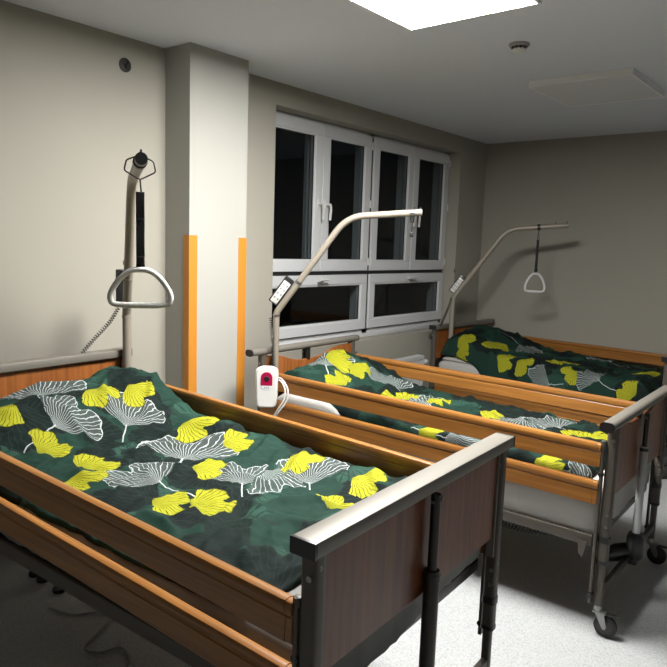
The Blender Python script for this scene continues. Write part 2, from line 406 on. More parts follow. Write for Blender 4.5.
# ceiling fittings
def ceiling_panel(x0, x1, y0, y1, lit, label):
    t = thing('ceiling_light', label, 'ceiling light', ((x0+x1)/2, (y0+y1)/2, H), 0)
    a, b = (x1-x0)/2, (y1-y0)/2; fr = MB(); w_ = .014
    fr.box(-a, a, -b, -b+w_, -.035, 0).box(-a, a, b-w_, b, -.035, 0).box(-a, -a+w_, -b+w_, b-w_, -.035, 0).box(a-w_, a, -b+w_, b-w_, -.035, 0)
    fr.box(-a+w_, a-w_, -b+w_, b-w_, -.012, 0)
    fr.build('frame', PANELW, t, bevel=.0015)
    MB().box(-a+w_, a-w_, -b+w_, b-w_, -.033, -.027).build('diffuser', LIT if lit else OFF, t)
ceiling_panel(-4.26, -3.462, -1.985, -1.350, True, 'lit white rectangular ceiling panel light glowing brightly, cut by the top of the photo')
ceiling_panel(-2.15, -1.455, -1.975, -1.360, False, 'unlit white rectangular ceiling panel light, switched off, toward the end wall')
def detector():
    t = thing('smoke_detector', 'small round smoke detector on the ceiling between the two panel lights', 'smoke detector', (-2.893, -1.631, H))
    MB().lathe([(.001, -.014), (.045, -.014), (.052, -.008), (.052, 0), (.001, 0)], (0,0,0), 'z', 28).build('base', GREYP, t)
    m = MB().lathe([(.001, -.040), (.022, -.040), (.034, -.032), (.036, -.026), (.001, -.026)], (0,0,0), 'z', 28).build('cap', WHITEP, t)
    g = MB()
    for k in range(10):
        a = k*2*PI/10; g.tube([(.033*math.cos(a), .033*math.sin(a), -.028), (.036*math.cos(a), .036*math.sin(a), -.012)], .003, 6)
    g.build('grille', BLACK, t)
detector()
def wall_box():
    t = thing('electrical_box', 'open black round wiring box in the wall high above the left bed', 'wiring box', (-4.106, 0, 2.461))
    MB().lathe([(.001, -.004), (.034, -.004), (.036, -.003), (.036, 0), (.001, 0)], (0,0,0), 'y', 28).build('cup', RUBBER, t)
    m = MB()
    for k in range(3):
        a = k*2.1+.5; m.tube(catmull([(0, -.003, 0), (.01*math.cos(a), -.012, .01*math.sin(a)), (.022*math.cos(a+.6), -.008, .022*math.sin(a+.6))], 5), .0022, 6)
    m.build('wire', BLACK, t, split=True)
wall_box()

# radiator below the window
def radiator():
    t = thing('radiator', 'white ribbed panel radiator on the wall below the window', 'radiator', (-1.86, -.006, .1))
    m = MB(); hw = .68
    m.box(-hw, hw, -.105, -.098, 0, .5); m.box(-hw, hw, -.045, -.038, 0, .5)
    for k in range(38):
        x = -hw+.02+k*(2*hw-.04)/37; m.box(x-.009, x+.009, -.112, -.104, .03, .47, .003)
    m.build('panel', RAD, t)
    g = MB().box(-hw, hw, -.112, -.108, .49, .52).box(-hw, hw, -.04, -.036, .49, .52)
    for k in range(46): x = -hw+.01+k*(2*hw-.02)/45; g.box(x-.002, x+.002, -.109, -.039, .508, .516)
    g.build('top_grille', RAD, t, bevel=.001)
    MB().box(-hw-.004, -hw, -.112, -.036, .0, .52).box(hw, hw+.004, -.112, -.036, 0, .52).build('end_cover', RAD, t, split=True)
    v = MB().tube([(hw+.004, -.075, .45), (hw+.06, -.075, .45)], .011, 10).tube([(hw+.04, -.075, .45), (hw+.04, -.02, .45), (hw+.04, .004, .45)], .009, 8); v.build('supply_pipe', RAD, t)
    MB().lathe([(.001, 0), (.019, 0), (.022, .01), (.022, .05), (.018, .06), (.001, .06)], (hw+.055, -.075, .45), 'x', 16).build('valve_head', WHITEP, t)
    MB().box(-hw+.15, -hw+.19, -.04, 0, .05, .45).box(hw-.19, hw-.15, -.04, 0, .05, .45).build('wall_bracket', RAD, t, split=True)
radiator()

# ------------------------------------------------------------ beds
def rounded_rect(w_, h, r, n=4):
    P = []
    for cx, cy, a0 in ((w_/2-r, h/2-r, 0), (-w_/2+r, h/2-r, PI/2), (-w_/2+r, -h/2+r, PI), (w_/2-r, -h/2+r, 1.5*PI)):
        for k in range(n+1): a = a0+k*PI/2/n; P.append((cx+r*math.cos(a), cy+r*math.sin(a)))
    return P
# cross-section of a side rail board: (out, up), top at 0; a bead on top, a groove, then the flat board
RAILP = [(-.010,-.100), (.010,-.100), (.0125,-.097), (.0125,-.040), (.010,-.037), (.010,-.034), (.015,-.031), (.017,-.022), (.017,-.012), (.013,-.003), (.006,0),
         (-.006,0), (-.013,-.003), (-.017,-.012), (-.017,-.022), (-.015,-.031), (-.010,-.034), (-.010,-.037), (-.0125,-.040), (-.0125,-.097)]
BOXBAR = rounded_rect(.066, .036, .003, 2)
OVALBAR = rounded_rect(.056, .038, .0175, 6)
def make_bed(label, bx, by, deg, W, L, zh, zf, rh, rf, xl, xr, style, frame_z, i_bed=0):
    t = thing('hospital_bed', label, 'bed', (bx, by, 0), math.radians(deg), 'hospital beds')
    barp = BOXBAR if style == 'box' else OVALBAR
    bh = .036 if style == 'box' else .038
    px = W/2-.03
    for end, y, zt in (('head', 0, zh), ('foot', -L, zf)):
        sgn = 1 if end == 'head' else -1
        m = MB().prism(barp, (-W/2, y, zt-bh/2), (W/2, y, zt-bh/2), (0,1,0), (0,0,1))
        bar = m.build(end+'board_bar', BARM, t, bevel=0)
        for sx in (-1, 1):
            c = MB().prism([(a*1.03, b*1.03) for a, b in barp], (sx*W/2, y, zt-bh/2), (sx*(W/2+.008), y, zt-bh/2), (0,1,0), (0,0,1)).build('end_cap', BLACK, bar)
        # wood panel
        hw = px-.022; zb = .635 if (i_bed == 1) else .58; n = 28; P = []; cut = -.378 if i_bed == 2 else -9
        for k in range(n+1):
            x = -hw+2*hw*k/n; q = x/hw
            zz = zt-bh+.002 if style == 'box' else zt-bh-.012-.055*math.exp(-(q/.52)**4)*(.75+.25*math.cos(q*PI))
            if style == 'soft' and end == 'foot': zz = zt-bh-.004-.03*math.exp(-(q/.5)**4)
            P.append((max(x, cut), zz))
        P = [q for k, q in enumerate(P) if k == 0 or q[0] > P[k-1][0]+1e-4]; prof = [(max(-hw, cut), zb)]+[(hw, zb)]+P[::-1]
        yy = y-sgn*.004
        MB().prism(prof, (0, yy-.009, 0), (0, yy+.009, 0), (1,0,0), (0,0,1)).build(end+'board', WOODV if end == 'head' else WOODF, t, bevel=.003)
        if style == 'box':
            for x in (-hw*.35, hw*.25): MB().box(x-.018, x+.018, yy-.013, yy+.013, zt-bh-.006, zt-bh+.001).build('panel_clip', BLACK, t)
        else:
            MB().box(-.014, .014, yy-.01, yy+.01, zt-bh-.075, zt-bh+.003, .002).build('panel_clip', BLACK, t)
        # corner posts, telescopic legs, casters, actuator, floor cross bar
        for sx in (-1, 1):
            x = sx*px; ztop = zt-bh+.004
            if i_bed == 2: x = -.40 if sx < 0 else .46
            o = MB().prism(rounded_rect(.036, .042, .010), (x, y, .31), (x, y, ztop), (1,0,0), (0,1,0)).build('corner_post', METAL, t)
            MB().box(x-sx*.026-.004, x-sx*.026+.004, y-.012, y+.012, .57, zt-bh).build('edge_strip', BARM, t)
            c = MB().prism(rounded_rect(.041, .047, .011), (x, y, .40), (x, y, .425), (1,0,0), (0,1,0)); c.prism(rounded_rect(.040, .046, .011), (x, y, .308), (x, y, .322), (1,0,0), (0,1,0)); c.build('post_band', BLACK, o, split=True)
            k_ = MB()
            for z in (zt-.09, .52, .47): k_.lathe([(.001, 0), (.007, 0), (.007, .006), (.001, .006)], (x-.018-.004, y-.006 if end == 'foot' else y+.006, z), 'x', 12); k_.lathe([(.001, 0), (.006, 0), (.006, .005), (.001, .005)], (x, y+sgn*.021, z+.02), 'y', 12)
            k_.build('bolt', CHROME, o, split=True)
            lg = MB().prism(rounded_rect(.026, .030, .008), (x, y, .125), (x, y, .315), (1,0,0), (0,1,0)).build('telescopic_leg', METAL, t)
            # caster, trailing outwards at the foot
            cx = x; cy = y-.034 if end == 'foot' else y-.026; ck = MB()
            ck.lathe([(.001, .100), (.018, .100), (.020, .108), (.016, .128), (.001, .128)], (x, y, 0), 'z', 16)
            for d in (-.019, .019):
                ck.prism([(.044,.106), (.006,.106), (-.008,.050), (-.004,.038), (.006,.038), (.014,.050)], (cx+d-.002, cy, 0), (cx+d+.002, cy, 0), (0,1,0), (0,0,1))
            ck.box(cx-.021, cx+.021, cy-.002, y+.018, .098, .108, .003)
            ck.tube([(cx-.023, cy, .046), (cx+.023, cy, .046)], .006, 8)
            cs = ck.build('caster', CHROME, t)
            MB().box(cx-.012, cx+.012, cy-.045, cy+.005, .094, .102, .003).build('brake_pedal', BLACK, cs)
            MB().lathe([(.012, -.013), (.036, -.013), (.046, -.008), (.046, .008), (.036, .013), (.012, .013)], (cx, cy, .046), 'x', 28).build('wheel', RUBBER, cs)
            MB().lathe([(.002, -.016), (.026, -.015), (.030, -.0135), (.030, .0135), (.026, .015), (.002, .016)], (cx, cy, .046), 'x', 24).build('wheel_hub', DARKROD, cs)
        pl = .40 if i_bed == 2 else px
        MB().prism(rounded_rect(.022, .034, .004), (-pl+.013, y, .185), (px-.013, y, .185), (0,1,0), (0,0,1)).build('floor_bar', METAL, t)
        ya = y+(-.028 if end == 'foot' else .028)
        a = MB().tube([(0, ya, .70), (0, ya, zt-bh-.01)], .0135 if style == 'box' else .011, 16).build('actuator_rod', DARKROD, t)
        MB().tube([(0, ya, .27), (0, ya, .70), (0, ya, .712)] if style == 'box' else [(0, ya, .27), (0, ya, .715), (0, ya, .721)], [.022, .022, .020] if style == 'box' else [.0175, .0175, .015], 18).build('actuator_cylinder', DARKROD if style == 'box' else SILVER, a)  # box style: dark colour stands in for the backlit shade on the cylinder
        MB().tube([(0, ya, .685), (0, ya, .700)] if style == 'box' else [(0, ya, .70), (0, ya, .715)], .0235 if style == 'box' else .0185, 18).build('cylinder_collar', BLACK, a)
        kb = MB().tube([(-.02, ya, zt-bh-.028), (.022, ya, zt-bh-.028)], .005, 8).lathe([(.001, 0), (.009, 0), (.009, .008), (.001, .008)], (.020, ya, zt-bh-.028), 'x', 12).build('pin', CHROME, a)
        mo = MB().lathe([(.001, -.055), (.03, -.05), (.038, -.03), (.038, .05), (.030, .07), (.001, .075)], (0, ya, .245), 'z', 18)
        mo.tube([(0, ya, .235), (0, ya-sgn*.07, .20), (0, ya-sgn*.13, .165)], [.036, .042, .03], 14); mo.box(-.03, .03, min(ya, y)-.02, max(ya, y)+.02, .17, .21, .008)
        mo.build('motor_housing', BLACK, t)
    # mattress frame
    fz = frame_z; zs = fz+.048
    for sx, xx in ((-1, xl), (1, xr)):
        xf = xx-sx*.03
        MB().prism(rounded_rect(.026, .048, .004), (xf, -.05, fz+.024), (xf, -(L-.05), fz+.024), (1,0,0), (0,0,1)).build('frame_tube', METAL, t)
    xa, xb = xl+.035, xr-.035
    MB().box(xa+.01, xb-.01, -L+.08, -.08, zs-.035, zs-.004, .004).build('lying_surface', DARKROD, t)
    for y in (-.06, -L+.06, -L*.36, -L*.62):
        MB().prism(rounded_rect(.03, .04, .004), (xl+.02, y, fz+.02), (xr-.02, y, fz+.02), (0,1,0), (0,0,1)).build('cross_tube', METAL if y in (-.06,) else DARKROD, t)
    for y in (-.28, -L+.30):      # lifting linkage below
        MB().tube([(0, y, fz), (0, y*.5 if y > -1 else y-.12, .25)], .014, 8).build('lifting_arm', DARKROD, t)
    MB().box(-.09, .09, -L*.5-.16, -L*.5+.16, fz-.10, fz+.0, .012).build('control_box', BLACK, t)
    # two boards on each side and their upright guides
    for sx, xx in ((-1, xl), (1, xr)):
        for low in (0, 1):
            d = .157*low+(.40 if i_bed == 3 and sx < 0 else 0)
            za, zb = zh-rh-d, zf-rf-d
            r = MB().prism([(a, b) for a, b in RAILP], (xx, -.045, za), (xx, -(L-.055), zb), (1,0,0), (0,0,1)).build('side_rail', WOODR, t)
            for yy, zz in ((-.035, za), (-(L-.045), zb)):
                MB().prism([(a*.97, b*.98-.001) for a, b in RAILP], (xx, yy-.0095, zz), (xx, yy+.0095, zz), (1,0,0), (0,0,1)).build('rail_end', WOODR, r, bevel=.001)
        dn = .40 if i_bed == 3 and sx < 0 else 0
        for yy, zz in ((-(L-.030), zf-rf-dn), (-.022, zh-rh-dn)):
            g = MB().prism(rounded_rect(.020, .012, .003), (xx, yy, min(fz, zz-.17)-.20*(dn == 0)-.03), (xx, yy, zz+.01), (1,0,0), (0,1,0))
            g.box(xx-.008, xx+.008, yy-.010, yy+.010, zz-.012, zz+.012, .003)
            gg = g.build('rail_guide', METAL, t)
            kn = MB().tube([(xx-.012*sx, yy, min(fz-.19, zz-.1)), (xx+.026*sx, yy, min(fz-.19, zz-.1))], .010, 12).tube([(xx-.01, yy, zz-.13), (xx+.01, yy, zz-.13)], .010, 12).build('rail_knob', BLACK, gg, split=True)
            if i_bed != 1: MB().prism([(-.02, fz+.02), (.02, fz+.02), (.012, fz-.04), (-.004, fz-.055)], (xx-sx*.012-.002, yy+(.055 if yy < -1 else -.055), 0), (xx-sx*.012+.002, yy+(.055 if yy < -1 else -.055), 0), (0,1,0), (0,0,1)).build('bracket', METAL, t)
    t['dims'] = (W, L)
    del t['dims']
    return t
BEDS = {
 1: dict(bx=-4.812, by=-.311, deg=2.728, W=1.031, L=2.003, zh=1.016, zf=.970, rh=.122, rf=.155, xl=-.495, xr=.495, style='box', frame_z=.50),
 2: dict(bx=-3.114, by=-.453, deg=1.023, W=1.000, L=1.964, zh=.960, zf=.920, rh=.122, rf=.107, xl=-.420, xr=.480, style='soft', frame_z=.365),
 3: dict(bx=-.571, by=-.162, deg=-3.916, W=1.003, L=1.964, zh=.880, zf=.870, rh=.122, rf=.115, xl=-.450, xr=.465, style='box', frame_z=.38)}
LB = {1: 'nearest hospital bed at left, square-edged foot bar, its left side cut by the photo edge',
      2: 'middle hospital bed under the window, rounded foot bar with black end caps',
      3: 'farthest hospital bed with wooden side rails, standing along the end wall'}
for i in (1, 2, 3): make_bed(LB[i], i_bed=i, **BEDS[i])

def place(o, i):
    b = BEDS[i]; o.location = (b['bx'], b['by'], 0); o.rotation_euler = (0, 0, math.radians(b['deg'])); return o
def to_world(i, x, y, z=0):
    b = BEDS[i]; a = math.radians(b['deg']); return Vector((b['bx']+x*math.cos(a)-y*math.sin(a), b['by']+x*math.sin(a)+y*math.cos(a), z))
def sstep(a, b, x):
    t = max(0, min(1, (x-a)/(b-a))); return t*t*(3-2*t)
def fbm(x, y, sx, sy, seed, o=3):
    v, a = 0, 1
    for k in range(o):
        v += a*noise.noise(Vector((x*sx*2**k, y*sy*2**k, seed+k*7.3))); a *= .5
    return v
def cloth_slab(name, x0, x1, y0, y1, top, bot, m, nx, ny):
    """closed slab whose top and bottom heights are functions of (x, y); x0/x1 may depend on y"""
    bm = bmesh.new(); uvl = bm.loops.layers.uv.new('UVMap'); T = []; B = []
    for j in range(ny+1):
        y = y0+(y1-y0)*j/ny; a = x0(y) if callable(x0) else x0; b = x1(y) if callable(x1) else x1; rt = []; rb = []
        for i in range(nx+1):
            x = a+(b-a)*i/nx; rt.append(bm.verts.new((x, y, top(x, y, i/nx, j/ny)))); rb.append(bm.verts.new((x, y, bot(x, y, i/nx, j/ny))))
        T.append(rt); B.append(rb)
    for j in range(ny):
        for i in range(nx):
            bm.faces.new((T[j][i], T[j+1][i], T[j+1][i+1], T[j][i+1])); bm.faces.new((B[j][i], B[j][i+1], B[j+1][i+1], B[j+1][i]))
    for i in range(nx):
        bm.faces.new((T[0][i], T[0][i+1], B[0][i+1], B[0][i])); bm.faces.new((T[ny][i+1], T[ny][i], B[ny][i], B[ny][i+1]))
    for j in range(ny):
        bm.faces.new((T[j+1][0], T[j][0], B[j][0], B[j+1][0])); bm.faces.new((T[j][nx], T[j+1][nx], B[j+1][nx], B[j][nx]))
    bmesh.ops.recalc_face_normals(bm, faces=bm.faces)
    arc = {}
    for rows in (T, B):
        for rw in rows:
            c = nx//2; arc[rw[c]] = rw[c].co.x
            for i in range(c+1, nx+1): arc[rw[i]] = arc[rw[i-1]]+(rw[i].co-rw[i-1].co).length
            for i in range(c-1, -1, -1): arc[rw[i]] = arc[rw[i+1]]-(rw[i].co-rw[i+1].co).length
    for f in bm.faces:
        f.smooth = True
        for l in f.loops: l[uvl].uv = (arc[l.vert], -l.vert.co.y)
    me = bpy.data.meshes.new(name); bm.to_mesh(me); bm.free(); me.materials.append(m)
    o = bpy.data.objects.new(name, me); C.objects.link(o); return o
MT = {1: .686, 2: .616, 3: .566}       # height of each mattress top
def mattress(i, m, label):
    b = BEDS[i]; z0 = b['frame_z']+.046; z1 = MT[i]; xa, xb = b['xl']+.03, b['xr']-.03; ya, yb = -.03, -(b['L']-.035)
    def edge(s, t, x, y):
        d = min(x-xa, xb-x, ya-y, y-yb); return max(0, 1-d/.035)
    top = lambda x, y, s, t: z1-.030*edge(s, t, x, y)**2+.004*fbm(x, y, 8, 8, i*3)
    def bot(x, y, s, t):
        e = edge(s, t, x, y); foot = sstep(-b['L']+.45, -b['L']+.05, y); side = max(0, 1-min(x-xa, xb-x)/.05)
        return z0+.012*e*(1+.8*fbm(x, y, 18, 18, 5+i))-.012*side*(1+fbm(x, y, 3, 11, 31))*(i == 2)-.055*foot*e*sstep(-.5, .1, fbm(x, y, 5, 5, 9+i))*(1 if i == 1 else .2)*max(0, 1-abs(x+.12)/.42)
    return tag(place(cloth_slab('mattress', xa, xb, ya, yb, top, bot, m, 60, 110), i), label, 'mattress', 'mattresses')
mattress(1, COVER, 'grey loose-covered mattress in the nearest bed, sagging below its foot panel')
mattress(2, SHEET, 'off-white mattress in the middle bed, showing under the lower side rail')
mattress(3, SHEET, 'white mattress in the farthest bed, its corner showing beside the pole')

# ------------------------------------------------------------ duvets
def duvet(i, prof, leaves, seed, label, x0, x1, v0, v1, lift=None, drape=0, er=lambda s, t: .075):
    b = BEDS[i]; zm = MT[i]
    def shape(x, v, s, t):
        h = prof(x, v)
        w_ = .011*fbm(x*.8+v*.5, v-x*.3, 3.2, 6.5, seed)+.012*abs(fbm(x+v*.6, v, 7, 13, seed+3))+.0035*fbm(x, v, 30, 34, seed+5)
        r = 1-abs(fbm(x*.7+v*.9, v*.6-x*.5, 3.5, 3.5, seed+11, 2)); w_ += .020*max(0, r-.80)/.2*.9
        d = min(s, 1-s)*(1.0); e = max(0, 1-d/.075)
        f = max(0, 1-min(t, 1-t)/.045)
        return h+w_*(1-.3*e), e, f
    def top(x, y, s, t):
        v = -y; h, e, f = shape(x, v, s, t); e = max(0, 1-min(s, 1-s)/er(s, t)); low = zm+.004+(lift(x, v) if lift else 0)-(drape*sstep(.35, .6, v)*max(0, 1-s/.06) if drape else 0)
        k = 1-min(1, (e**2.2)*.95+(f**2.2)*.85*(1 if t > .5 else .5)); return low+(h-low)*max(.06, k)+.006
    def bot(x, y, s, t): return zm-.002+(lift(x, -y) if lift else 0)-((drape+.004)*sstep(.35, .6, -y)*max(0, 1-s/.06) if drape else 0)
    def a0(y): return (x0(-y) if callable(x0) else x0)+.012*fbm(0, -y, 1, 7, seed+20)
    def a1(y): return (x1(-y) if callable(x1) else x1)+.012*fbm(1, -y, 1, 7, seed+21)
    o = cloth_slab('duvet', a0, a1, -v0, -v1, top, bot, DUVET, 130, 230)
    # uv origin at the left edge of the mattress
    uvd = o.data.uv_layers['UVMap'].data
    for l in uvd: l.uv[0] += .5
    leaf_attributes(o.data, leaves, seed)
    return tag(place(o, i), label, 'duvet', 'ginkgo leaf duvets')
LEAF1 = [('w', 0.351, 0.429, 0.543, 0.372), ('w', 0.627, 0.528, 0.779, 0.398), ('w', 0.586, 0.924, 0.805, 0.766), ('w', 0.58, 1.244, 0.732, 1.114), ('w', 0.757, 1.403, 0.905, 1.268), ('w', 0.384, 1.046, 0.363, 0.847), ('w', 0.731, 1.198, 0.674, 1.39), ('w', 0.414, 0.247, 0.528, 0.002), ('y', 0.61, 0.27, 0.665, 0.407), ('y', 0.279, 0.277, 0.153, 0.309), ('y', 0.224, 0.528, 0.352, 0.505), ('y', 0.256, 0.764, 0.398, 0.749), ('y', 0.179, 0.795, 0.211, 0.939), ('y', 0.292, 1.122, 0.348, 1.239), ('y', 0.568, 1.0, 0.645, 1.105), ('y', 0.831, 0.643, 0.865, 0.81), ('y', 0.795, 0.924, 0.907, 0.99), ('y', 0.873, 1.228, 0.854, 1.358), ('y', 0.347, 1.228, 0.482, 1.304), ('y', 0.637, 1.578, 0.767, 1.586), ('y', 0.873, 1.517, 0.873, 1.647), ('y', 0.788, 0.331, 0.816, 0.458)]
LEAF2 = [('w', 0.681, 0.558, 0.79, 0.39), ('w', 0.404, 0.226, 0.592, 0.032), ('w', 0.109, 1.199, 0.081, 1.397), ('w', 0.039, 1.934, 0.105, 1.745), ('w', 0.707, 1.342, 0.484, 1.334), ('w', 0.532, 0.875, 0.659, 0.677), ('w', 0.707, 1.54, 0.83, 1.383), ('y', 0.484, 0.155, 0.631, 0.275), ('y', 0.577, 0.281, 0.593, 0.41), ('y', 0.357, 0.408, 0.381, 0.28), ('y', 1.274, 0.19, 1.131, 0.315), ('y', 0.521, 0.74, 0.589, 0.574), ('y', 0.615, 1.136, 0.637, 1.264), ('y', 0.56, 1.706, 0.75, 1.711), ('y', 0.097, 1.642, 0.148, 1.762), ('y', 0.117, 1.049, 0.112, 1.179), ('y', 0.652, 0.804, 0.628, 0.932)]
LEAF3 = [('y', 0.125, 0.185, 0.076, 0.341), ('y', 0.279, 0.404, 0.208, 0.58), ('y', 0.085, 0.6, 0.071, 0.764), ('y', 0.092, 0.787, 0.026, 0.92), ('y', -0.023, 0.193, -0.037, 0.333), ('y', 0.4, 1.007, 0.257, 1.132), ('y', 0.005, 1.758, 0.055, 1.625), ('y', 0.529, 1.727, 0.605, 1.578), ('y', 0.102, 1.296, 0.026, 1.187), ('w', 0.559, 0.56, 0.523, 0.757), ('w', 0.065, 1.476, 0.156, 1.298), ('w', -0.049, 1.1, -0.063, 0.9), ('w', 0.791, 1.288, 0.916, 1.111)]
def p1(x, v):
    hump = .155*(1-sstep(.26, .62, v))*(1-.30*sstep(.12, .52, abs(x-.13)))*sstep(-.02, .1, v)
    return .705+hump+.045*(1-sstep(.5, 1.6, v))+.045*sstep(.2, .42, x)-.02*sstep(.2, .5, -x)
duvet(1, p1, LEAF1, 11, 'green duvet with yellow and white ginkgo leaves on the nearest bed, lit brightest', -.455, .474, .03, 1.78, er=lambda s, t: .03 if s > .5 else .075)
def p2(x, v):
    hump = .19*(1-sstep(.12, .66, v))*(.66+.34*math.exp(-((x-.14)/.20)**2)-.10*sstep(.2, .4, x))*sstep(-.02, .1, v)
    return .665+hump+.03*(1-sstep(.6, 1.5, v))
duvet(2, p2, LEAF2, 23, 'green ginkgo leaf duvet on the middle bed, seen between its wooden side rails', lambda v: -.395+.07*(1-sstep(.3, .8, v)), .445, .04, 1.86, lift=lambda x, v: .115*(1-sstep(.25, .8, v))*(1-sstep(-.3, .1, x)*.5), er=lambda s, t: .04)
def p3(x, v):
    hump = .165*(1-sstep(.22, .75, v))*(.66+.34*math.exp(-((x-.05)/.24)**2))*sstep(-.02, .1, v)
    return .62+hump+.05*(1-sstep(.7, 1.7, v))
duvet(3, p3, LEAF3, 37, 'dark ginkgo leaf duvet on the farthest bed, in the dimmest light beside the end wall', lambda v: -.41-.035*sstep(.35, .6, v), .43, .04, 1.84, drape=.15, lift=lambda x, v: .05*(1-sstep(.1, .5, v)))
def pillow(i, label, xa, xb, va, vb, h):
    b = BEDS[i]; z0 = MT[i]-.002; cx, cv = (xa+xb)/2, (va+vb)/2
    def k(s, t): return (max(0, 1-abs(2*s-1)**7)*max(0, 1-abs(2*t-1)**5))**.5
    o = cloth_slab('pillow', xa, xb, -va, -vb, lambda x, y, s, t: z0+.012+h*k(s, t)+.004*fbm(x, y, 9, 9, 60+i), lambda x, y, s, t: z0+.010-.008*k(s, t), SHEET, 40, 30)
    return tag(place(o, i), label, 'pillow', 'pillows under the duvets')
pillow(2, 'white pillow under the duvet at the head of the middle bed', -.392, .30, .06, .56, .105)
pillow(3, 'white pillow corner beside the pole at the head of the farthest bed', -.405, .30, .05, .45, .055)

# ------------------------------------------------------------ lifting poles with trapeze handles
def d_handle(w_, h, r):
    """closed D-shaped grip: flat bar below, rounded triangle above; top of the hole at z = 0"""
    P = [(-w_*.40, -h, 0), (0, -h-.003, 0), (w_*.40, -h, 0), (w_*.49, -h*.86, 0), (w_*.47, -h*.62, 0), (w_*.33, -h*.26, 0), (w_*.16, -h*.04, 0), (0, 0, 0), (-w_*.16, -h*.04, 0), (-w_*.33, -h*.26, 0), (-w_*.47, -h*.62, 0), (-w_*.49, -h*.86, 0)]
    n = len(P); out = []
    for i in range(n):
        a, b, c, d = [Vector((P[(i+k) % n][0], 0, P[(i+k) % n][1])) for k in (-1, 0, 1, 2)]
        for k in range(6):
            t = k/6; out.append(.5*((2*b)+(c-a)*t+(2*a-5*b+4*c-d)*t*t+(3*b-3*c+d-a)*t**3))
    return out
def lifting_pole(label, i, base, az, zJ, rB, zB, rE, zE, rad, hang=None, hlabel=None, stub=False):
    t = thing('lifting_pole', label, 'lifting pole', (base[0], base[1], 0), math.radians(az), 'patient lifting poles')
    zb = BEDS[i]['frame_z']+.02
    path = fillet([(0,0,zb), (0,0,zJ), (rB,0,zB), (rE,0,zE)], [.02, .10], 8)
    MB().tube(path, rad, 20).build('pole', POLE, t)
    J = Vector((0,0,zJ)); Bv = Vector((rB,0,zB)); E = Vector((rE,0,zE)); d = (Bv-J).normalized(); a = (E-Bv).normalized()
    MB().tube([E-a*.012, E+a*.004], rad*1.06, 20).build('end_cap', BLACK if i == 1 else POLE, t)
    jc = MB().tube([J-Vector((0,0,.022)), J-Vector((0,0,.010))], rad*1.12, 16).tube([J+d*.21, J+d*.225], rad*1.12, 16); jc.build('joint_collar', CHROME if i == 2 else POLE, t, split=True)
    pg = MB()
    for k in (.985, ) + ((.80,) if i == 3 else (.90,)): q = Bv.lerp(E, k); pg.tube([q, q+Vector((0,0,rad+.012))], .004, 8)
    pg.build('stop_peg', BLACK, t, split=True)
    q = Bv.lerp(E, .53 if i == 3 else .88)
    up = Vector((0,0,1))
    cl = MB().tube([q-a*.012, q+a*.012], rad*1.22, 20)
    clamp = cl.build('arm_clamp', CHROME if i == 2 else BLACK, t)
    if stub:
        MB().tube([q-up*rad, q-up*(rad+.035)], .013, 10).tube([q-up*(rad+.03)-a*.0, q-up*(rad+.085)], .003, 6).box(q.x-.010, q.x+.010, -.008, .008, q.z-rad-.115, q.z-rad-.085, .003).build('strap_buckle', BLACK, clamp)
    if hang:
        zt, w_, h, r, hr = hang
        # wire bail round the arm
        k = rad; s = 1.0 if i == 1 else .6
        bail = [(q.x, -.008, q.z+k+.0), (q.x, -(k+.022)*s-.004, q.z+k*.2), (q.x, -(k+.030)*s-.004, q.z-k-.012), (q.x, -.004, q.z-k-.040), (q.x, .004, q.z-k-.040), (q.x, (k+.030)*s+.004, q.z-k-.012), (q.x, (k+.022)*s+.004, q.z+k*.2), (q.x, .008, q.z+k+.0)]
        MB().tube(fillet(bail, [.008]*6, 3), .0028, 8).build('wire_bail', BLACK, clamp)
        z0 = q.z-k-.04
        st = MB().tube([(q.x-.006, .0, z0), (q.x-.003, .004, z0-.05)], .0025, 6).tube([(q.x+.004, 0, z0), (q.x+.008, .004, z0-.05)], .0025, 6)
        c, s_ = math.cos(hr), math.sin(hr)
        L_ = z0-.045; z1 = zt+r-.002
        st.add(strap_mesh(z1, L_, .030 if i == 1 else .022), Matrix.Translation((q.x, 0, 0)) @ Matrix.Rotation(hr, 4, 'Z'))
        sp = st.build('strap', BLACKMAT, t)
        MB().box(-.013, .013, -.005, .005, L_-(L_-z1)*.38, L_-(L_-z1)*.38+.008, .002).build('strap_keeper', BLACK, sp).matrix_local = Matrix.Translation((q.x, 0, 0)) @ Matrix.Rotation(hr, 4, 'Z')
        o = MB().box(-.014, .014, -.006, .006, z1+.012, z1+.040, .003).build('buckle', BLACK, sp); o.matrix_local = Matrix.Translation((q.x, 0, 0)) @ Matrix.Rotation(hr, 4, 'Z')
        lp = MB().tube([Vector((0, .014*math.cos(u*PI/6), zt-r+.004+.016*math.sin(u*PI/6))) for u in range(12)], .003, 6, closed=True).build('loop', BLACK, sp); lp.matrix_local = o.matrix_local
        m = MB(); pts = d_handle(w_, h, r)
        m.tube(pts, r, 14, closed=True); hd = m.build('grab_handle', HANDLEP, t); hd['label'] = 'white D-shaped grab handle'
        hd.matrix_local = Matrix.Translation((q.x, 0, zt)) @ Matrix.Rotation(hr, 4, 'Z')
        g = MB().tube([(x, 0, -h-.003+.0) for x in [w_*(-.30+.6*k/24) for k in range(25)]], [r*(1.10+.08*math.sin(k*1.6)) for k in range(25)], 14).build('grip', HANDLEP, hd)
    return t, J, d, path
def strap_mesh(z0, z1, w_):
    b = bmesh.new(); n = 14; R = []
    for k in range(n+1):
        z = z0+(z1-z0)*k/n; off = .002*math.sin(k*.9)
        R.append([b.verts.new((x, y+off, z)) for x, y in ((-w_/2, -.0012), (w_/2, -.0012), (w_/2, .0012), (-w_/2, .0012))])
    for A, B in zip(R, R[1:]):
        for k in range(4): b.faces.new((A[k], A[(k+1) % 4], B[(k+1) % 4], B[k]))
    b.faces.new(R[0][::-1]); b.faces.new(R[-1]); return b
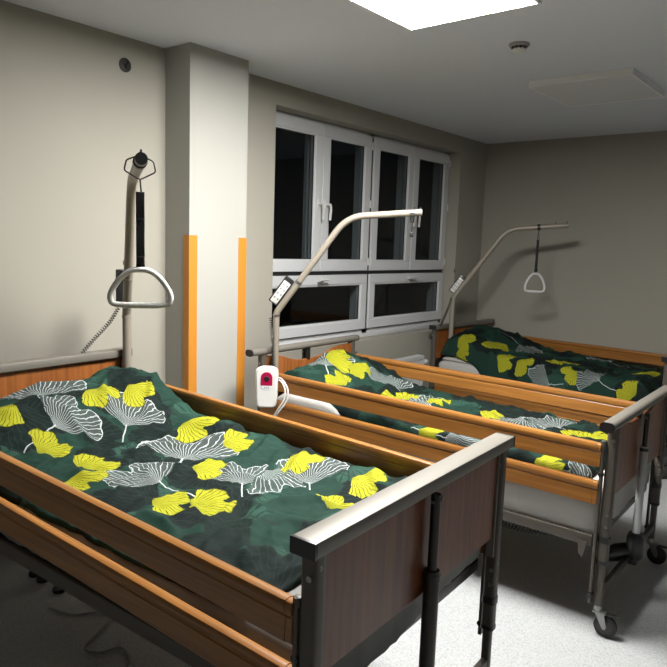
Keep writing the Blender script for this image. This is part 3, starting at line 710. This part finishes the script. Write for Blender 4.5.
P1 = lifting_pole('lifting pole of the nearest bed, arm end toward the viewer, white handle on black strap', 1, (-4.34, -.355), -120, 1.20, .42, 1.80, .90, 1.843, .021, hang=(1.452, .218, .128, .0105, math.radians(80)))
P2 = lifting_pole('lifting pole of the middle bed in front of the window, bare arm without a handle', 2, (-3.457, -.51), -58, 1.168, .39, 1.722, .80, 1.758, .0185, stub=True)
P3 = lifting_pole('lifting pole of the farthest bed, thin arm with small white handle on strap', 3, (-.93, -.235), -68, 1.13, .43, 1.745, .92, 1.79, .0215, hang=(1.375, .165, .15, .010, math.radians(12)))

# ------------------------------------------------------------ bed remotes hung on the poles
def remote(label, pole, pos, axis, cord_pts, rot, grp='wired bed remotes'):
    """slim keypad; its long side lies along `axis`"""
    p = pole[0]; az = p.rotation_euler.z
    t = thing('bed_remote', label, 'bed remote', (0,0,0), 0, grp)
    ax = Vector(axis).normalized(); f = Vector(rot).normalized(); f = (f-ax*f.dot(ax)).normalized(); sd = ax.cross(f)
    M4 = Matrix((sd, f, ax)).transposed().to_4x4(); M4.translation = Vector(pos)      # local: x side, y = out of the face, z long
    t.matrix_world = M4
    MB().box(-.030, .030, -.012, .010, -.088, .088, .006).build('body', BLACK, t)
    MB().box(-.022, .022, .008, .012, -.080, .062, .002).build('keypad', WHITEP, t)
    for k in range(4):
        for x in (-.011, .011): MB().box(x-.006, x+.006, .011, .0135, -.056+k*.030, -.044+k*.030, .002).build('button', GREYP, t)
    MB().box(-.012, .012, -.030, -.010, .06, .085, .003).build('hook', BLACK, t)
    inv = M4.inverted()
    m = MB(); coil([inv @ Vector(q) for q in cord_pts], .009, .0125, .0023, m)
    m.build('coiled_cord', BLACK, t)
    return t
def on_pole(pole, q):
    p = pole[0]; a = p.rotation_euler.z; return Vector((p.location.x+q.x*math.cos(a)-q.y*math.sin(a), p.location.y+q.x*math.sin(a)+q.y*math.cos(a), q.z))
# nearest bed: behind the upright pole, cord swinging down to the headboard
b = P1[0].location
remote('black keypad remote clipped behind the nearest pole, coiled cord hanging down', P1, (b.x+.0, b.y+.038, 1.325), (0,0,1), catmull([(b.x-.02, b.y+.03, 1.235), (b.x-.06, b.y+.05, 1.16), (b.x-.13, b.y+.06, 1.09), (b.x-.19, b.y+.075, 1.02), (b.x-.20, b.y+.075, .985)], 6), (.3, 1, 0))
# middle bed: on the slanted part, keypad to the camera
def slant_remote(pole, label, off, cord, grp='wired bed remotes'):
    d = on_pole(pole, pole[1]+pole[2]*.12)
    dv = (on_pole(pole, pole[2])-Vector((pole[0].location.x, pole[0].location.y, 0))).normalized()
    cam = Vector((-6.207, -3.192, 1.568)); view = (cam-d).normalized(); side = dv.cross(view).normalized()
    if side.x > 0 or side.dot(Vector((-1,1,0))) < 0: side = -side
    return remote(label, pole, d+side*off, dv, cord(d), (view*1.0).normalized(), grp)
b = P2[0].location
slant_remote(P2, 'remote with white keypad on the slanted part of the middle pole', .050, lambda d: catmull([(b.x-.035, b.y+.01, 1.14), (b.x-.045, b.y-.01, 1.07), (b.x-.040, b.y-.02, .98), (b.x-.034, b.y-.02, .90), (b.x-.03, b.y-.02, .845)], 6))
b = P3[0].location
slant_remote(P3, 'remote with silver keypad on the slanted part of the farthest pole', .044, lambda d: catmull([(b.x-.03, b.y, 1.13), (b.x-.09, b.y-.005, 1.04), (b.x-.20, b.y-.02, .93), (b.x-.24, b.y-.02, .90)], 6))

# ------------------------------------------------------------ white handset at the head of the middle bed
def handset():
    t = thing('call_handset', 'white handset with dark red window hanging at the head corner of the middle bed', 'handset', (-3.612, -.60, .768), math.radians(-50))
    t.scale = (1.07, 1.07, 1.0)
    m = MB(); prof = [(-.040, -.115), (-.052, -.10), (-.056, -.06), (-.059, .06), (-.058, .095), (-.046, .112), (-.02, .118), (.02, .118), (.046, .112), (.058, .095), (.059, .06), (.056, -.06), (.052, -.10), (.040, -.115)]
    m.prism(prof, (0,-.021,0), (0,.018,0), (1,0,0), (0,0,1)); m.build('body', WHITEP, t, bevel=.010)
    arch = [(.030*math.cos(a), .058+.030*math.sin(a)) for a in [k*PI/12 for k in range(13)]]+[(-.030, .012), (.030, .012)]
    MB().prism(arch, (0,-.0245,0), (0,-.0205,0), (1,0,0), (0,0,1)).build('red_window', CERISE, t, bevel=.001)
    MB().lathe([(.001, -.0275), (.013, -.0275), (.016, -.024), (.001, -.024)], (0, 0, .050), 'y', 20).build('round_button', BLACK, t)
    MB().prism([(.028*math.cos(a), .012+.026*math.sin(a)) for a in [PI+k*PI/10 for k in range(11)]], (0,-.0235,0), (0,-.0205,0), (1,0,0), (0,0,1)).build('lower_label', GREYP, t, bevel=.001).active_material = OFF
    for x in (-.009, .0, .009): MB().box(x-.003, x+.003, -.0245, -.0225, -.004, .004).build('key', GREYP, t)
    MB().box(-.012, .012, .016, .030, .02, .10, .003).build('hook', GREYP, t)
    c = MB()
    c.tube(catmull([(.050, 0, .055), (.080, -.03, .052), (.112, -.055, .0), (.105, -.055, -.065), (.070, -.045, -.125), (.03, -.02, -.19), (-.005, .0, -.26), (-.02, .02, -.33), (.02, .03, -.37), (.085, .04, -.36), (.12, .05, -.33)]), .0042, 8)
    c.tube(catmull([(.050, 0, .045), (.076, -.03, .040), (.098, -.055, -.0), (.092, -.055, -.06), (.062, -.045, -.115), (.03, -.02, -.18)]), .0042, 8)
    c.build('cord', WHITEP, t)
handset()

# ------------------------------------------------------------ cords and small things on the floor
m = MB(); coil(catmull([(-3.30, -1.65, .33), (-3.27, -1.9, .25), (-3.2, -2.15, .26), (-3.16, -2.22, .31), (-3.15, -2.25, .36)], 8), .012, .017, .003, m)
tag(m.build('coiled_cable', BLACK), 'black coiled power cable hanging under the middle bed', 'cable')
m = MB().tube(catmull([(-4.90, -.62, .006), (-4.86, -.74, .006), (-4.78, -.80, .006), (-4.775, -.88, .006), (-4.86, -.93, .006), (-4.95, -.985, .006), (-4.93, -1.05, .006), (-4.86, -1.08, .006), (-4.87, -1.16, .006), (-4.93, -1.22, .006)]), .004, 8)
tag(m.build('floor_cable', GREYP), 'thin pale cable lying in loops on the floor under the nearest bed', 'cable')
for k, (x, y, lb) in enumerate(((-4.802, -.298, 'round black floor plug under the nearest bed, farthest of three'), (-4.802, -.372, 'round black floor plug under the nearest bed, middle of three'), (-4.799, -.512, 'round black floor plug under the nearest bed, closest of three'))):
    o = MB().lathe([(.001, 0), (.026, 0), (.028, .006), (.026, .016), (.015, .022), (.001, .022)], (0,0,0), 'z', 20).build('floor_plug', BLACK); o.location = (x, y, 0)
    tag(o, lb, 'plug', 'floor plugs under the nearest bed')
